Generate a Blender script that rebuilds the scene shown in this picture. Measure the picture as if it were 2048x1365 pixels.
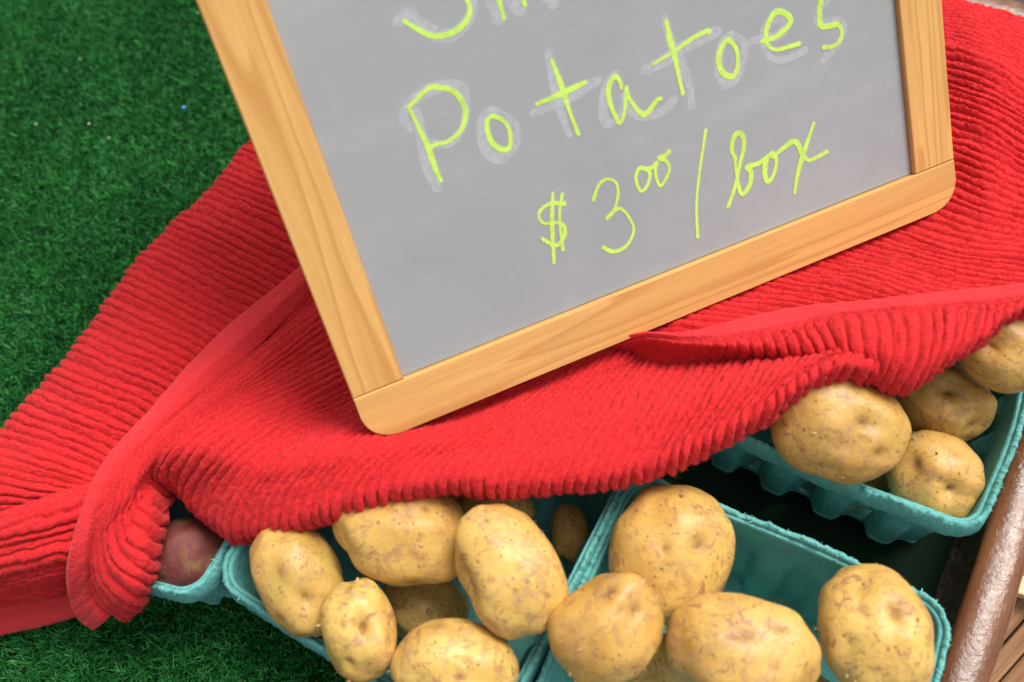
import bpy, bmesh, math, random
import numpy as np
from mathutils import Matrix, Vector, noise as mnoise

for o in list(bpy.data.objects):
    bpy.data.objects.remove(o, do_unlink=True)
scene = bpy.context.scene
COL = scene.collection
rng = np.random.default_rng(7)
random.seed(7)

# ------------------------------------------------------------------ camera
FPX, CAM_H = 1800.0, 0.43                     # focal length in photo pixels (2048 wide), camera height over the turf
CM = np.array([[0.8704, 0.3906, -0.2998],     # columns: camera right, down, forward in table coordinates
               [0.4841, -0.7896, 0.3769],
               [-0.0895, -0.4732, -0.8764]])
CC = np.array([0.0, 0.0, CAM_H])
cam_d = bpy.data.cameras.new('camera')
cam_d.sensor_width = 36.0
cam_d.lens = FPX / 2048 * 36.0
cam_d.clip_start = 0.01
cam_d.clip_end = 200
cam_d.dof.use_dof = True
cam_d.dof.focus_distance = 0.40
cam_d.dof.aperture_fstop = 7.0
cam = bpy.data.objects.new('camera', cam_d)
COL.objects.link(cam)
m = Matrix.Identity(4)
for r in range(3):
    m[r][0] = CM[r, 0]; m[r][1] = -CM[r, 1]; m[r][2] = -CM[r, 2]; m[r][3] = CC[r]
cam.matrix_world = m
scene.camera = cam

# ------------------------------------------------------------------ light: bright overcast, softly directional from the right
SUN_AZ, SUN_EL = 64.0, 63.0                   # azimuth from +X counter-clockwise, elevation
world = bpy.data.worlds.new('World')
scene.world = world
world.use_nodes = True
wn = world.node_tree
wn.nodes.clear()
wo = wn.nodes.new('ShaderNodeOutputWorld')
wb = wn.nodes.new('ShaderNodeBackground')
ws = wn.nodes.new('ShaderNodeTexSky')
ws.sky_type = 'NISHITA'
ws.sun_disc = False
ws.sun_elevation = math.radians(SUN_EL)
ws.sun_rotation = math.radians(90 - SUN_AZ)
ws.air_density = 1.0
ws.dust_density = 4.0
ws.ozone_density = 1.0
wh = wn.nodes.new('ShaderNodeHueSaturation')
wh.inputs['Saturation'].default_value = 0.16
wb.inputs['Strength'].default_value = 0.09
wn.links.new(ws.outputs[0], wh.inputs['Color'])
wn.links.new(wh.outputs[0], wb.inputs['Color'])
wn.links.new(wb.outputs[0], wo.inputs['Surface'])
sun_d = bpy.data.lights.new('sun', 'SUN')
sun_d.energy = 1.5
sun_d.angle = math.radians(27)
sun_d.color = (1.0, 0.955, 0.89)
sun = bpy.data.objects.new('sun', sun_d)
COL.objects.link(sun)
sv = Vector((math.cos(math.radians(SUN_EL)) * math.cos(math.radians(SUN_AZ)),
             math.cos(math.radians(SUN_EL)) * math.sin(math.radians(SUN_AZ)), math.sin(math.radians(SUN_EL))))
sun.rotation_euler = sv.to_track_quat('Z', 'Y').to_euler()
sun.location = (1, 1, 2)
scene.view_settings.view_transform = 'Standard'
scene.view_settings.look = 'None'
scene.view_settings.gamma = 1.0
scene.view_settings.exposure = 0.98
scene.render.engine = 'CYCLES'


# ------------------------------------------------------------------ helpers
def at(px, py, z):
    """table-space point at height z seen at a photo pixel"""
    w = CM @ np.array([(px - 1024) / FPX, (py - 682.5) / FPX, 1.0])
    return CC + (z - CAM_H) / w[2] * w


def mesh_obj(name, verts, faces, mat, parent=None, origin=(0, 0, 0), smooth=True):
    me = bpy.data.meshes.new(name)
    v = np.asarray(verts, dtype=float) - np.asarray(origin)
    if isinstance(faces, np.ndarray):
        n, k = faces.shape
        me.vertices.add(len(v)); me.vertices.foreach_set('co', v.ravel())
        me.loops.add(n * k); me.loops.foreach_set('vertex_index', faces.ravel().astype(np.int32))
        me.polygons.add(n)
        me.polygons.foreach_set('loop_start', np.arange(0, n * k, k, dtype=np.int32))
        me.update(calc_edges=True)
        me.validate()
    else:
        me.from_pydata([tuple(p) for p in v], [], faces)
    me.polygons.foreach_set('use_smooth', np.full(len(me.polygons), smooth))
    me.materials.append(mat)
    me.update()
    o = bpy.data.objects.new(name, me)
    COL.objects.link(o)
    if parent is not None:
        o.parent = parent
    else:
        o.location = origin
    return o


def bm_obj(name, bm, mat, parent=None, smooth=False):
    me = bpy.data.meshes.new(name)
    bm.normal_update()
    bm.to_mesh(me); bm.free()
    me.polygons.foreach_set('use_smooth', np.full(len(me.polygons), smooth))
    me.materials.append(mat)
    o = bpy.data.objects.new(name, me)
    COL.objects.link(o)
    if parent is not None:
        o.parent = parent
    return o


def empty(name, loc):
    o = bpy.data.objects.new(name, None)
    o.empty_display_size = 0.02
    o.location = loc
    COL.objects.link(o)
    return o


def tag(o, label=None, cat=None, group=None, kind=None):
    if label: o['label'] = label
    if cat: o['category'] = cat
    if group: o['group'] = group
    if kind: o['kind'] = kind
    return o


def catmull(P, t):
    """P: (n,...) control points, t: params in [0,n-1]"""
    n = len(P)
    i = np.clip(np.floor(t).astype(int), 0, n - 2)
    s = (t - i).reshape((-1,) + (1,) * (P.ndim - 1))
    e0 = 2 * P[0] - P[1]; e1 = 2 * P[-1] - P[-2]
    Q = np.concatenate([e0[None], P, e1[None]])
    p0, p1, p2, p3 = Q[i], Q[i + 1], Q[i + 2], Q[i + 3]
    return 0.5 * (2 * p1 + (p2 - p0) * s + (2 * p0 - 5 * p1 + 4 * p2 - p3) * s ** 2 + (3 * p1 - p0 - 3 * p2 + p3) * s ** 3)


def grid_noise(a, b, ca, cb, seed):
    """smooth noise (a x b samples) from a ca x cb lattice, about -1..1"""
    r = np.random.default_rng(seed)
    L = r.uniform(-1, 1, (int(ca) + 3, int(cb) + 3))
    u = np.linspace(0, ca, a); v = np.linspace(0, cb, b)
    iu = np.floor(u).astype(int); iv = np.floor(v).astype(int)
    fu = u - iu; fv = v - iv
    fu = (fu * fu * (3 - 2 * fu))[:, None]; fv = (fv * fv * (3 - 2 * fv))[None, :]
    g = lambda x, y: L[np.ix_(iu + x, iv + y)]
    return (g(0, 0) * (1 - fu) + g(1, 0) * fu) * (1 - fv) + (g(0, 1) * (1 - fu) + g(1, 1) * fu) * fv


def grid_faces(a, b):
    i = np.arange(a * b).reshape(a, b)
    return np.stack([i[:-1, :-1], i[:-1, 1:], i[1:, 1:], i[1:, :-1]], -1).reshape(-1, 4)


# ------------------------------------------------------------------ materials
class NT:
    def __init__(self, name, rough=0.6, spec=0.5):
        self.m = bpy.data.materials.new(name)
        self.m.use_nodes = True
        self.t = self.m.node_tree
        self.b = self.t.nodes['Principled BSDF']
        self.b.inputs['Roughness'].default_value = rough
        self.b.inputs['Specular IOR Level'].default_value = spec
        self.tc = self.t.nodes.new('ShaderNodeTexCoord')

    def link(self, a, b): self.t.links.new(a, b)

    def mapping(self, scale=(1, 1, 1), rot=(0, 0, 0), src='Object', offset=None):
        n = self.t.nodes.new('ShaderNodeMapping')
        n.inputs['Scale'].default_value = scale
        n.inputs['Rotation'].default_value = rot
        self.link(self.tc.outputs[src], n.inputs['Vector'])
        if offset is not None: self.link(offset, n.inputs['Location'])
        return n.outputs[0]

    def noise(self, vec, scale, detail=3, rough=0.55, dist=0.0):
        n = self.t.nodes.new('ShaderNodeTexNoise')
        n.inputs['Scale'].default_value = scale
        n.inputs['Detail'].default_value = detail
        n.inputs['Roughness'].default_value = rough
        n.inputs['Distortion'].default_value = dist
        self.link(vec, n.inputs['Vector'])
        return n.outputs[0]

    def voronoi(self, vec, scale, feature='F1', rand=1.0):
        n = self.t.nodes.new('ShaderNodeTexVoronoi')
        n.feature = feature
        n.inputs['Scale'].default_value = scale
        n.inputs['Randomness'].default_value = rand
        self.link(vec, n.inputs['Vector'])
        return n.outputs['Distance']

    def ramp(self, fac, stops, interp='LINEAR'):
        n = self.t.nodes.new('ShaderNodeValToRGB')
        n.color_ramp.interpolation = interp
        e = n.color_ramp.elements
        while len(e) < len(stops): e.new(0.5)
        for k, (p, c) in enumerate(stops):
            e[k].position = p
            if not hasattr(c, '__len__'): c = (c, c, c)
            e[k].color = tuple(c) + (1,)
        self.link(fac, n.inputs[0])
        return n.outputs[0]

    def mix(self, fac, a, b, mode='MIX'):
        n = self.t.nodes.new('ShaderNodeMix')
        n.data_type = 'RGBA'; n.blend_type = mode
        for s, k in ((fac, 0), (a, 6), (b, 7)):
            if hasattr(s, 'links'): self.link(s, n.inputs[k])
            elif k == 0: n.inputs[0].default_value = s
            else: n.inputs[k].default_value = tuple(s) + (1,)
        return n.outputs[2]

    def math(self, op, a, b=None, clamp=False):
        n = self.t.nodes.new('ShaderNodeMath'); n.operation = op; n.use_clamp = clamp
        for k, s in enumerate((a, b)):
            if s is None: continue
            if hasattr(s, 'links'): self.link(s, n.inputs[k])
            else: n.inputs[k].default_value = s
        return n.outputs[0]

    def bump(self, h, strength=0.3, dist=0.001, prev=None):
        n = self.t.nodes.new('ShaderNodeBump')
        n.inputs['Strength'].default_value = strength
        n.inputs['Distance'].default_value = dist
        self.link(h, n.inputs['Height'])
        if prev is not None: self.link(prev, n.inputs['Normal'])
        return n.outputs[0]

    def color(self, c):
        if hasattr(c, 'links'): self.link(c, self.b.inputs['Base Color'])
        else: self.b.inputs['Base Color'].default_value = tuple(c) + (1,)

    def normal(self, n): self.link(n, self.b.inputs['Normal'])

    def rnd(self):
        n = self.t.nodes.new('ShaderNodeObjectInfo')
        return n.outputs['Random']


def mat_towel():
    k = NT('red_terry', 0.95, 0.15)
    v = k.mapping()
    n1 = k.noise(v, 900, 3, 0.6); n2 = k.noise(v, 40, 3)
    c = k.mix(k.ramp(n1, [(0.3, 0.0), (0.7, 1.0)]), (0.45, 0.010, 0.013), (0.68, 0.028, 0.032))
    c = k.mix(k.math('MULTIPLY', n2, 0.35), c, (0.70, 0.032, 0.036))
    k.color(c)
    k.normal(k.bump(n1, 0.55, 0.0006))
    k.b.inputs['Sheen Weight'].default_value = 0.25
    k.b.inputs['Sheen Roughness'].default_value = 0.5
    k.b.inputs['Sheen Tint'].default_value = (1, 0.35, 0.35, 1)
    return k.m


def mat_hem():
    k = NT('red_woven_hem', 0.9, 0.15)
    v = k.mapping()
    vo = k.voronoi(v, 720)
    n2 = k.noise(v, 60, 3)
    c = k.mix(n2, (0.60, 0.024, 0.030), (0.72, 0.040, 0.046))
    k.color(c)
    k.normal(k.bump(vo, 0.6, 0.0006))
    k.b.inputs['Sheen Weight'].default_value = 0.25
    k.b.inputs['Sheen Tint'].default_value = (1, 0.4, 0.4, 1)
    return k.m


def mat_pulp():
    k = NT('turquoise_pulp', 0.85, 0.2)
    v = k.mapping()
    n1 = k.noise(v, 220, 5, 0.65); n2 = k.noise(v, 35, 4, 0.6); n3 = k.noise(v, 1500, 2)
    c = k.mix(k.ramp(n2, [(0.3, 0.0), (0.7, 1.0)]), (0.120, 0.390, 0.365), (0.160, 0.480, 0.450))
    c = k.mix(k.ramp(n1, [(0.58, 0.0), (0.74, 0.6)]), c, (0.17, 0.50, 0.48))
    n4 = k.noise(v, 70, 5, 0.7, 1.0)
    c = k.mix(k.ramp(n4, [(0.56, 0.0), (0.62, 0.45)]), c, (0.15, 0.46, 0.44))
    c = k.mix(k.ramp(k.noise(v, 28, 4, 0.6), [(0.5, 0.0), (0.7, 0.5)]), c, (0.10, 0.31, 0.265))
    k.color(c)
    b1 = k.bump(n1, 0.8, 0.0016)
    b1 = k.bump(n4, 0.5, 0.002, b1)
    k.normal(k.bump(n3, 0.6, 0.0005, b1))
    return k.m


def mat_potato(name, red=False):
    k = NT(name, 0.40, 0.45)
    rnd = k.rnd()
    off = k.t.nodes.new('ShaderNodeCombineXYZ')
    for i, s in enumerate((3.1, 7.7, 5.3)):
        k.link(k.math('MULTIPLY', rnd, s), off.inputs[i])
    v = k.mapping(offset=off.outputs[0])
    big = k.noise(v, 32, 3, 0.55, 0.4); mid = k.noise(v, 85, 5, 0.62, 0.6); fine = k.noise(v, 420, 3, 0.6)
    dots = k.voronoi(v, 230); dots2 = k.voronoi(v, 95)
    if red:
        c = k.mix(k.ramp(big, [(0.40, 0.0), (0.62, 1.0)]), (0.15, 0.028, 0.028), (0.23, 0.060, 0.052))
        c = k.mix(k.ramp(mid, [(0.56, 0.0), (0.66, 0.9)]), c, (0.22, 0.12, 0.04))
    else:
        c = k.mix(k.ramp(big, [(0.30, 0.0), (0.70, 1.0)]), (0.61, 0.360, 0.080), (0.73, 0.485, 0.140))
        tint = k.mix(rnd, (1.0, 1.0, 0.95), (0.88, 0.80, 0.72))
        c = k.mix(1.0, c, tint, 'MULTIPLY')
        # greenish yellow flush, brown rubbed skin, russet scabs
        c = k.mix(k.ramp(k.noise(v, 20, 2), [(0.55, 0.0), (0.75, 0.55)]), c, (0.44, 0.36, 0.075))
        c = k.mix(k.ramp(mid, [(0.52, 0.0), (0.63, 0.45)]), c, (0.40, 0.190, 0.055))
        c = k.mix(k.ramp(k.noise(v, 130, 4, 0.7, 1.2), [(0.59, 0.0), (0.625, 0.6)]), c, (0.38, 0.19, 0.075))
        c = k.mix(k.ramp(k.noise(v, 60, 5, 0.7, 2.0), [(0.585, 0.0), (0.60, 0.7), (0.66, 0.5)]), c, (0.47, 0.28, 0.13))
    dm = k.ramp(dots, [(0.10, 0.75), (0.17, 0.0)])
    dsel = k.ramp(k.noise(v, 60, 1), [(0.36, 0.0), (0.48, 1.0)])
    c = k.mix(k.math('MULTIPLY', dm, dsel), c, (0.22, 0.095, 0.03))
    c = k.mix(k.ramp(dots2, [(0.05, 0.7), (0.085, 0.0)]), c, (0.19, 0.08, 0.03))
    c = k.mix(k.ramp(fine, [(0.35, 0.12), (0.6, 0.0)]), c, (0.30, 0.16, 0.05))
    if not red:
        sc = k.noise(v, 150, 6, 0.72, 0.9)
        c = k.mix(k.ramp(sc, [(0.590, 0.0), (0.600, 0.85), (0.70, 0.65)]), c, (0.34, 0.165, 0.065))
        c = k.mix(k.ramp(sc, [(0.575, 0.0), (0.588, 0.55), (0.597, 0.0)]), c, (0.72, 0.52, 0.26))
        sc2 = k.noise(v, 75, 6, 0.75, 1.4)
        c = k.mix(k.ramp(sc2, [(0.580, 0.0), (0.590, 0.62), (0.68, 0.5)]), c, (0.37, 0.18, 0.065))
    c = k.mix(k.ramp(k.noise(v, 48, 6, 0.68, 1.0), [(0.575, 0.0), (0.615, 0.32), (0.72, 0.45)]), c, (0.36, 0.17, 0.06) if not red else (0.15, 0.02, 0.03))
    ea = k.t.nodes.new('ShaderNodeAttribute'); ea.attribute_name = 'eye'
    c = k.mix(k.math('MULTIPLY', ea.outputs['Fac'], k.ramp(fine, [(0.25, 0.4), (0.6, 0.9)])), c, (0.23, 0.10, 0.03))
    k.color(c)
    k.link(k.ramp(mid, [(0.4, 0.62 if red else 0.38), (0.65, 0.75 if red else 0.62)]), k.b.inputs['Roughness'])
    b1 = k.bump(mid, 0.6, 0.0012)
    k.normal(k.bump(fine, 0.25, 0.0003, b1))
    k.b.inputs['Subsurface Weight'].default_value = 0.12
    k.b.inputs['Subsurface Radius'].default_value = (0.006, 0.003, 0.001)
    k.b.inputs['Subsurface Scale'].default_value = 0.6
    return k.m


def mat_flake():
    k = NT('potato_skin_flake', 0.7, 0.3)
    v = k.mapping()
    k.color(k.mix(k.noise(v, 300), (0.40, 0.22, 0.09), (0.60, 0.40, 0.20)))
    return k.m


def mat_pine(name, axis):
    k = NT(name, 0.40, 0.35)
    off = k.t.nodes.new('ShaderNodeCombineXYZ')
    r = k.rnd()
    for i, s in enumerate((0.7, 0.9, 0.4)): k.link(k.math('MULTIPLY', r, s), off.inputs[i])
    sc = (1.6, 46, 46) if axis == 'x' else (46, 1.6, 46)
    v = k.mapping(sc, offset=off.outputs[0])
    n1 = k.noise(v, 1.0, 3, 0.5, 0.6)
    sc2 = (14, 420, 420) if axis == 'x' else (420, 14, 420)
    v2 = k.mapping(sc2)
    n2 = k.noise(v2, 1.0, 3, 0.6)
    ring = k.math('FRACT', k.math('MULTIPLY', n1, 9.0))
    rc = k.ramp(ring, [(0.0, 0.05), (0.55, 0.35), (0.86, 1.0), (0.93, 0.75), (1.0, 0.05)])
    c = k.mix(rc, (0.73, 0.415, 0.135), (0.56, 0.270, 0.072))
    c = k.mix(k.ramp(n2, [(0.35, 0.5), (0.6, 0.0)]), c, (0.54, 0.29, 0.09))
    v3 = k.mapping((1, 1, 1))
    c = k.mix(k.ramp(k.voronoi(v3, 26), [(0.022, 0.85), (0.035, 0.0)]), c, (0.14, 0.07, 0.02))
    c = k.mix(k.ramp(k.noise(v3, 22, 4), [(0.55, 0.0), (0.75, 0.25)]), c, (0.46, 0.29, 0.13))
    k.color(c)
    k.normal(k.bump(n2, 0.12, 0.0004))
    return k.m


def mat_slate():
    k = NT('grey_chalkboard', 0.42, 0.5)
    v = k.mapping()
    n1 = k.noise(v, 9, 5, 0.6, 0.8); n2 = k.noise(v, 700, 2); n3 = k.noise(v, 40, 4, 0.65, 1.5)
    c = k.mix(k.ramp(n1, [(0.3, 0.0), (0.7, 1.0)]), (0.295, 0.310, 0.322), (0.345, 0.354, 0.360))  # dark board lifted to grey: chalk haze plus sky reflection put into the colour
    c = k.mix(k.ramp(n3, [(0.5, 0.0), (0.8, 0.3)]), c, (0.40, 0.405, 0.41))
    st = k.noise(k.mapping((9, 60, 9), (0, 0, 0.9)), 1.0, 4, 0.65, 0.6)
    c = k.mix(k.ramp(st, [(0.52, 0.0), (0.75, 0.35)]), c, (0.42, 0.425, 0.43))
    k.color(c)
    k.normal(k.bump(n2, 0.12, 0.0002))
    return k.m


def mat_chalk(name, col, alpha, rough_edge):
    k = NT(name, 0.75, 0.25)
    v = k.mapping()
    n = k.noise(v, 380, 4, 0.7)
    k.color(k.mix(n, tuple(x * 0.9 for x in col), tuple(min(1, x * 1.08) for x in col)))
    n2 = k.noise(v, 60, 4, 0.65)
    k.link(k.ramp(k.math('ADD', k.math('MULTIPLY', n, 0.5), k.math('MULTIPLY', n2, 0.5)),
                  [(0.30, max(0.0, alpha - rough_edge)), (0.55, alpha)]), k.b.inputs['Alpha'])
    return k.m


def mat_turf_blade():
    k = NT('plastic_grass', 0.6, 0.18)
    n = k.t.nodes.new('ShaderNodeAttribute'); n.attribute_name = 'tint'
    c = k.ramp(n.outputs['Fac'], [(0.0, (0.005, 0.050, 0.011)), (0.5, (0.016, 0.150, 0.027)), (0.9, (0.042, 0.270, 0.055)), (1.0, (0.16, 0.42, 0.16))])
    k.color(c)
    return k.m


def mat_turf_base():
    k = NT('turf_backing', 0.8, 0.2)
    v = k.mapping()
    k.color(k.mix(k.noise(v, 500, 3), (0.002, 0.010, 0.004), (0.004, 0.026, 0.008)))  # near-black, also standing in for shade in the bladeless rail gap
    return k.m


def mat_varnished():
    k = NT('varnished_brown_wood', 0.22, 0.3)
    v = k.mapping(); vs = k.mapping((60, 6, 60))
    n1 = k.noise(vs, 3.0, 4, 0.6); n2 = k.noise(v, 420, 4, 0.6, 0.5); n3 = k.noise(v, 120, 3)
    c = k.mix(k.ramp(n1, [(0.35, 0.0), (0.65, 1.0)]), (0.120, 0.040, 0.014), (0.200, 0.075, 0.027))
    c = k.mix(k.ramp(n2, [(0.62, 0.0), (0.7, 0.5)]), c, (0.05, 0.02, 0.01))
    k.color(c)
    k.link(k.ramp(n3, [(0.4, 0.2), (0.7, 0.38)]), k.b.inputs['Roughness'])
    nb = k.bump(n2, 0.33, 0.0009)
    k.normal(nb); k.link(nb, k.b.inputs['Coat Normal'])
    k.b.inputs['Coat Weight'].default_value = 0.45
    k.b.inputs['Coat Roughness'].default_value = 0.22
    return k.m


def mat_weathered():
    k = NT('weathered_wood', 0.8, 0.25)
    v = k.mapping((420, 8, 420))
    n1 = k.noise(v, 1.0, 4, 0.6, 0.3)
    n2 = k.noise(k.mapping(), 40, 3)
    c = k.ramp(n1, [(0.30, (0.055, 0.026, 0.012)), (0.45, (0.20, 0.095, 0.042)), (0.7, (0.33, 0.165, 0.075))])
    c = k.mix(k.math('MULTIPLY', n2, 0.3), c, (0.40, 0.24, 0.13))
    k.color(c)
    k.normal(k.bump(n1, 0.6, 0.002))
    return k.m


def mat_plain(name, c1, c2, scale, rough=0.8):
    k = NT(name, rough, 0.3)
    v = k.mapping()
    n = k.noise(v, scale, 5, 0.6)
    k.color(k.mix(n, c1, c2))
    k.normal(k.bump(n, 0.2, 0.002))
    return k.m


TOWEL, HEM, PULP = mat_towel(), mat_hem(), mat_pulp()
FIBRE = mat_plain('pale_pulp_fibre', (0.13, 0.42, 0.40), (0.26, 0.62, 0.59), 400)
POT, REDPOT, FLAKE = mat_potato('potato_skin'), mat_potato('red_potato_skin', True), mat_flake()
PINE_X, PINE_Y = mat_pine('pine_along', 'x'), mat_pine('pine_up', 'y')
SLATE = mat_slate()
GREEN = mat_chalk('yellow_green_chalk_ink', (0.55, 0.79, 0.13), 1.0, 0.30)
GHOST = mat_chalk('pale_chalk_smear', (0.64, 0.66, 0.70), 0.52, 0.40)
BLADE, TURFB = mat_turf_blade(), mat_turf_base()
VARN, WEATH = mat_varnished(), mat_weathered()
PALE = mat_plain('pale_painted_board', (0.55, 0.52, 0.48), (0.70, 0.67, 0.62), 30)
CREAM = mat_plain('cream_raw_wood', (0.62, 0.47, 0.24), (0.72, 0.58, 0.34), 60)
DARKG = mat_plain('dark_paving', (0.035, 0.036, 0.042), (0.06, 0.06, 0.068), 12)
SPECK = mat_plain('pale_crumb', (0.6, 0.62, 0.6), (0.8, 0.8, 0.78), 300)
BLUE = mat_plain('blue_plastic', (0.06, 0.30, 0.62), (0.10, 0.36, 0.68), 200, 0.4)


# ------------------------------------------------------------------ setting: ground, turf, table
def box_mesh(bm, x0, x1, y0, y1, z0, z1, bev=0.0, seg=2):
    vs = [bm.verts.new((x, y, z)) for z in (z0, z1) for y in (y0, y1) for x in (x0, x1)]
    for f in ((0, 2, 3, 1), (4, 5, 7, 6), (0, 1, 5, 4), (2, 6, 7, 3), (0, 4, 6, 2), (1, 3, 7, 5)):
        bm.faces.new([vs[i] for i in f])
    if bev:
        bmesh.ops.bevel(bm, geom=[e for e in bm.edges], offset=bev, segments=seg, profile=0.5, affect='EDGES')


g = mesh_obj('ground', [(-4, -4, -0.8), (4, -4, -0.8), (4, 4, -0.8), (-4, 4, -0.8)], [(0, 1, 2, 3)], DARKG)
tag(g, kind='structure')
RX0, RX1, BY0, BY1 = 0.091, 0.1095, 0.473, 0.4915


def sheet(name, x0, x1, y0, y1, z, n, mat):
    xs = np.linspace(x0, x1, n); ys = np.linspace(y0, y1, n)
    X, Y = np.meshgrid(xs, ys, indexing='ij')
    V = np.stack([X, Y, np.full_like(X, z)], -1).reshape(-1, 3)
    return mesh_obj(name, V, grid_faces(n, n)[:, ::-1].copy(), mat)


turf = sheet('turf_mat', -0.95, RX0 - 0.001, -0.45, BY0 - 0.001, 0.0, 60, TURFB)
tag(turf, kind='structure')


def make_grass(n, seed):
    r = np.random.default_rng(seed)
    x = r.uniform(-0.80, 0.089, n * 3); y = r.uniform(-0.22, 0.47, n * 3)
    # keep what lies in or near the view and is not buried under towel and boxes, nor in the shaded rail gap
    c = (np.stack([x, y, np.zeros_like(x)], 1) - CC) @ CM
    px, py = c[:, 0] / c[:, 2] * FPX + 1024, c[:, 1] / c[:, 2] * FPX + 682.5
    keep = (px > -260) & (px < 2200) & (py > -260) & (py < 1560)
    inside = ((x > -0.29) & (x < -0.06) & (y > 0.03) & (y < 0.40)) | ((x > -0.03) & (x < 0.07) & (y > 0.015) & (y < 0.11)) | ((x > -0.06) & (x < 0.07) & (y > 0.18) & (y < 0.45))
    keep &= ~inside & ~(x > -0.035)  # no blades in the gap by the rail: dark backing stands in for shade
    keep &= (c[:, 2] < 0.9)
    idx = np.nonzero(keep)[0][:n]
    x, y = x[idx], y[idx]; n = len(x)
    # tuft clumping
    x = x + 0.0012 * np.sin(x * 1900 + y * 700); y = y + 0.0012 * np.sin(y * 2100 - x * 500)
    ang = r.uniform(0, 2 * np.pi, n); lean = np.abs(r.normal(0.0, 0.0022, n)) + 0.0006
    h = r.uniform(0.0030, 0.0058, n); w = r.uniform(0.00022, 0.00045, n)
    la = r.uniform(0, 2 * np.pi, n)
    dx, dy = np.cos(ang) * w, np.sin(ang) * w
    lx, ly = np.cos(la) * lean, np.sin(la) * lean
    V = np.zeros((n, 5, 3))
    V[:, 0] = np.stack([x - dx, y - dy, np.full(n, -0.0005)], 1)
    V[:, 1] = np.stack([x + dx, y + dy, np.full(n, -0.0005)], 1)
    V[:, 2] = np.stack([x + dx * .9 + lx * .4, y + dy * .9 + ly * .4, h * .62], 1)
    V[:, 3] = np.stack([x - dx * .9 + lx * .4, y - dy * .9 + ly * .4, h * .62], 1)
    V[:, 4] = np.stack([x + lx * 1.3, y + ly * 1.3, h], 1)
    b = np.arange(n)[:, None] * 5
    F = np.concatenate([b + [[0, 1, 2]], b + [[0, 2, 3]], b + [[3, 2, 4]]])
    o = mesh_obj('artificial_grass', V.reshape(-1, 3), F, BLADE, smooth=False)
    pat = 0.5 + 0.20 * np.sin(x * 37 + 1.3 * np.sin(y * 23)) * np.sin(y * 31 + x * 9)
    cell = r.uniform(-1, 1, (400, 400))
    ci = np.floor(x / 0.0031 + 0.35 * np.sin(y * 900)).astype(int) % 400; cj = np.floor(y / 0.0031 + 0.35 * np.sin(x * 800)).astype(int) % 400
    clump = cell[ci, cj]
    V[:, 2:4, 2] *= (1 + 0.30 * clump)[:, None]; V[:, 4, 2] *= 1 + 0.30 * clump
    o.data.vertices.foreach_set('co', V.ravel())
    tint = np.clip(r.normal(0.45, 0.22, n) + clump * 0.26 + (pat - 0.5) * 0.5, 0, 0.93)
    tint[r.uniform(0, 1, n) < 0.0025] = 1.0
    a = o.data.attributes.new('tint', 'FLOAT', 'POINT')
    a.data.foreach_set('value', np.repeat(tint, 5))
    return o


grass = make_grass(430000, 3)
tag(grass, 'short green artificial grass pile covering the table', 'grass', kind='stuff')

table = empty('display_table', (0, 0.2, -0.06))
tag(table, 'brown varnished wooden table edge around the green turf', 'table')


def rail_profile(x0, x1, top, n=11):
    """rounded-top rail section (x,z) running from the inner foot over the top to the outer foot"""
    w = x1 - x0
    pts = [(x0, -0.03), (x0, top - 0.0065)]
    for i in range(n):
        a = math.pi * (1 - i / (n - 1))
        pts.append((x0 + w / 2 + math.cos(a) * w / 2, top - 0.0062 + math.sin(a) ** 0.55 * 0.0062))
    pts += [(x1, top - 0.0065), (x1, -0.03)]
    return pts


def rail(name, prof, a0, a1, axis, seed, n=160):
    r = np.random.default_rng(seed)
    prof = np.array(prof); s = np.linspace(a0, a1, n)
    V = np.zeros((n, len(prof), 3))
    wob = grid_noise(n, len(prof), 40, 5, seed) * 0.0005
    if axis == 'y':
        V[..., 0] = prof[None, :, 0] + wob; V[..., 1] = s[:, None]
    else:
        V[..., 1] = prof[None, :, 0] + wob; V[..., 0] = s[:, None]
    V[..., 2] = prof[None, :, 1] + wob * 0.7
    f = grid_faces(n, len(prof))
    if axis == 'y': f = f[:, ::-1].copy()
    return mesh_obj(name, V.reshape(-1, 3), f, VARN, table, (0, 0.2, -0.06))


rail('edge_rail', rail_profile(RX0, RX1, 0.046), -0.45, BY1 + 0.004, 'y', 1)
rail('edge_rail', rail_profile(BY0, BY1, 0.045), -0.95, RX0 - 0.0005, 'x', 2)
bm = bmesh.new(); box_mesh(bm, -0.95, 0.105, -0.65, 0.288, 0.03, 0.0565)
deck = bm_obj('tabletop', bm, VARN, table)

# things beyond the right rail (a sliver of them shows)
pl = empty('weathered_plank', at(2030, 1290, -0.012))
tag(pl, 'weathered brown grooved plank just outside the glossy rail', 'plank')
pl.rotation_euler = (0, 0, math.radians(-20))
for k in range(5):
    bm = bmesh.new(); box_mesh(bm, -0.020 + k * 0.0085, -0.0122 + k * 0.0085, -0.16, 0.16, -0.012, 0.0 - 0.0012 * (k % 2), 0.0012)
    bm_obj('board_strip', bm, WEATH, pl)
bm = bmesh.new(); box_mesh(bm, -0.03, 0.10, -0.3, 0.3, -0.012, 0.0, 0.002)
ps = bm_obj('pale_crate', bm, PALE)
ps.location = at(2090, 1400, -0.09); ps.rotation_euler = (0, 0, math.radians(-20))
tag(ps, 'pale off white crate top in the lower right corner', 'crate')
bm = bmesh.new(); box_mesh(bm, -0.006, 0.02, -0.0045, 0.0045, -0.006, 0.0, 0.001)
cw = bm_obj('cream_wood_block', bm, CREAM)
cw.location = at(2052, 1172, 0.0); cw.rotation_euler = (0, 0, math.radians(10))
tag(cw, 'small cream raw wood end outside the glossy rail', 'wood block')


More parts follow.
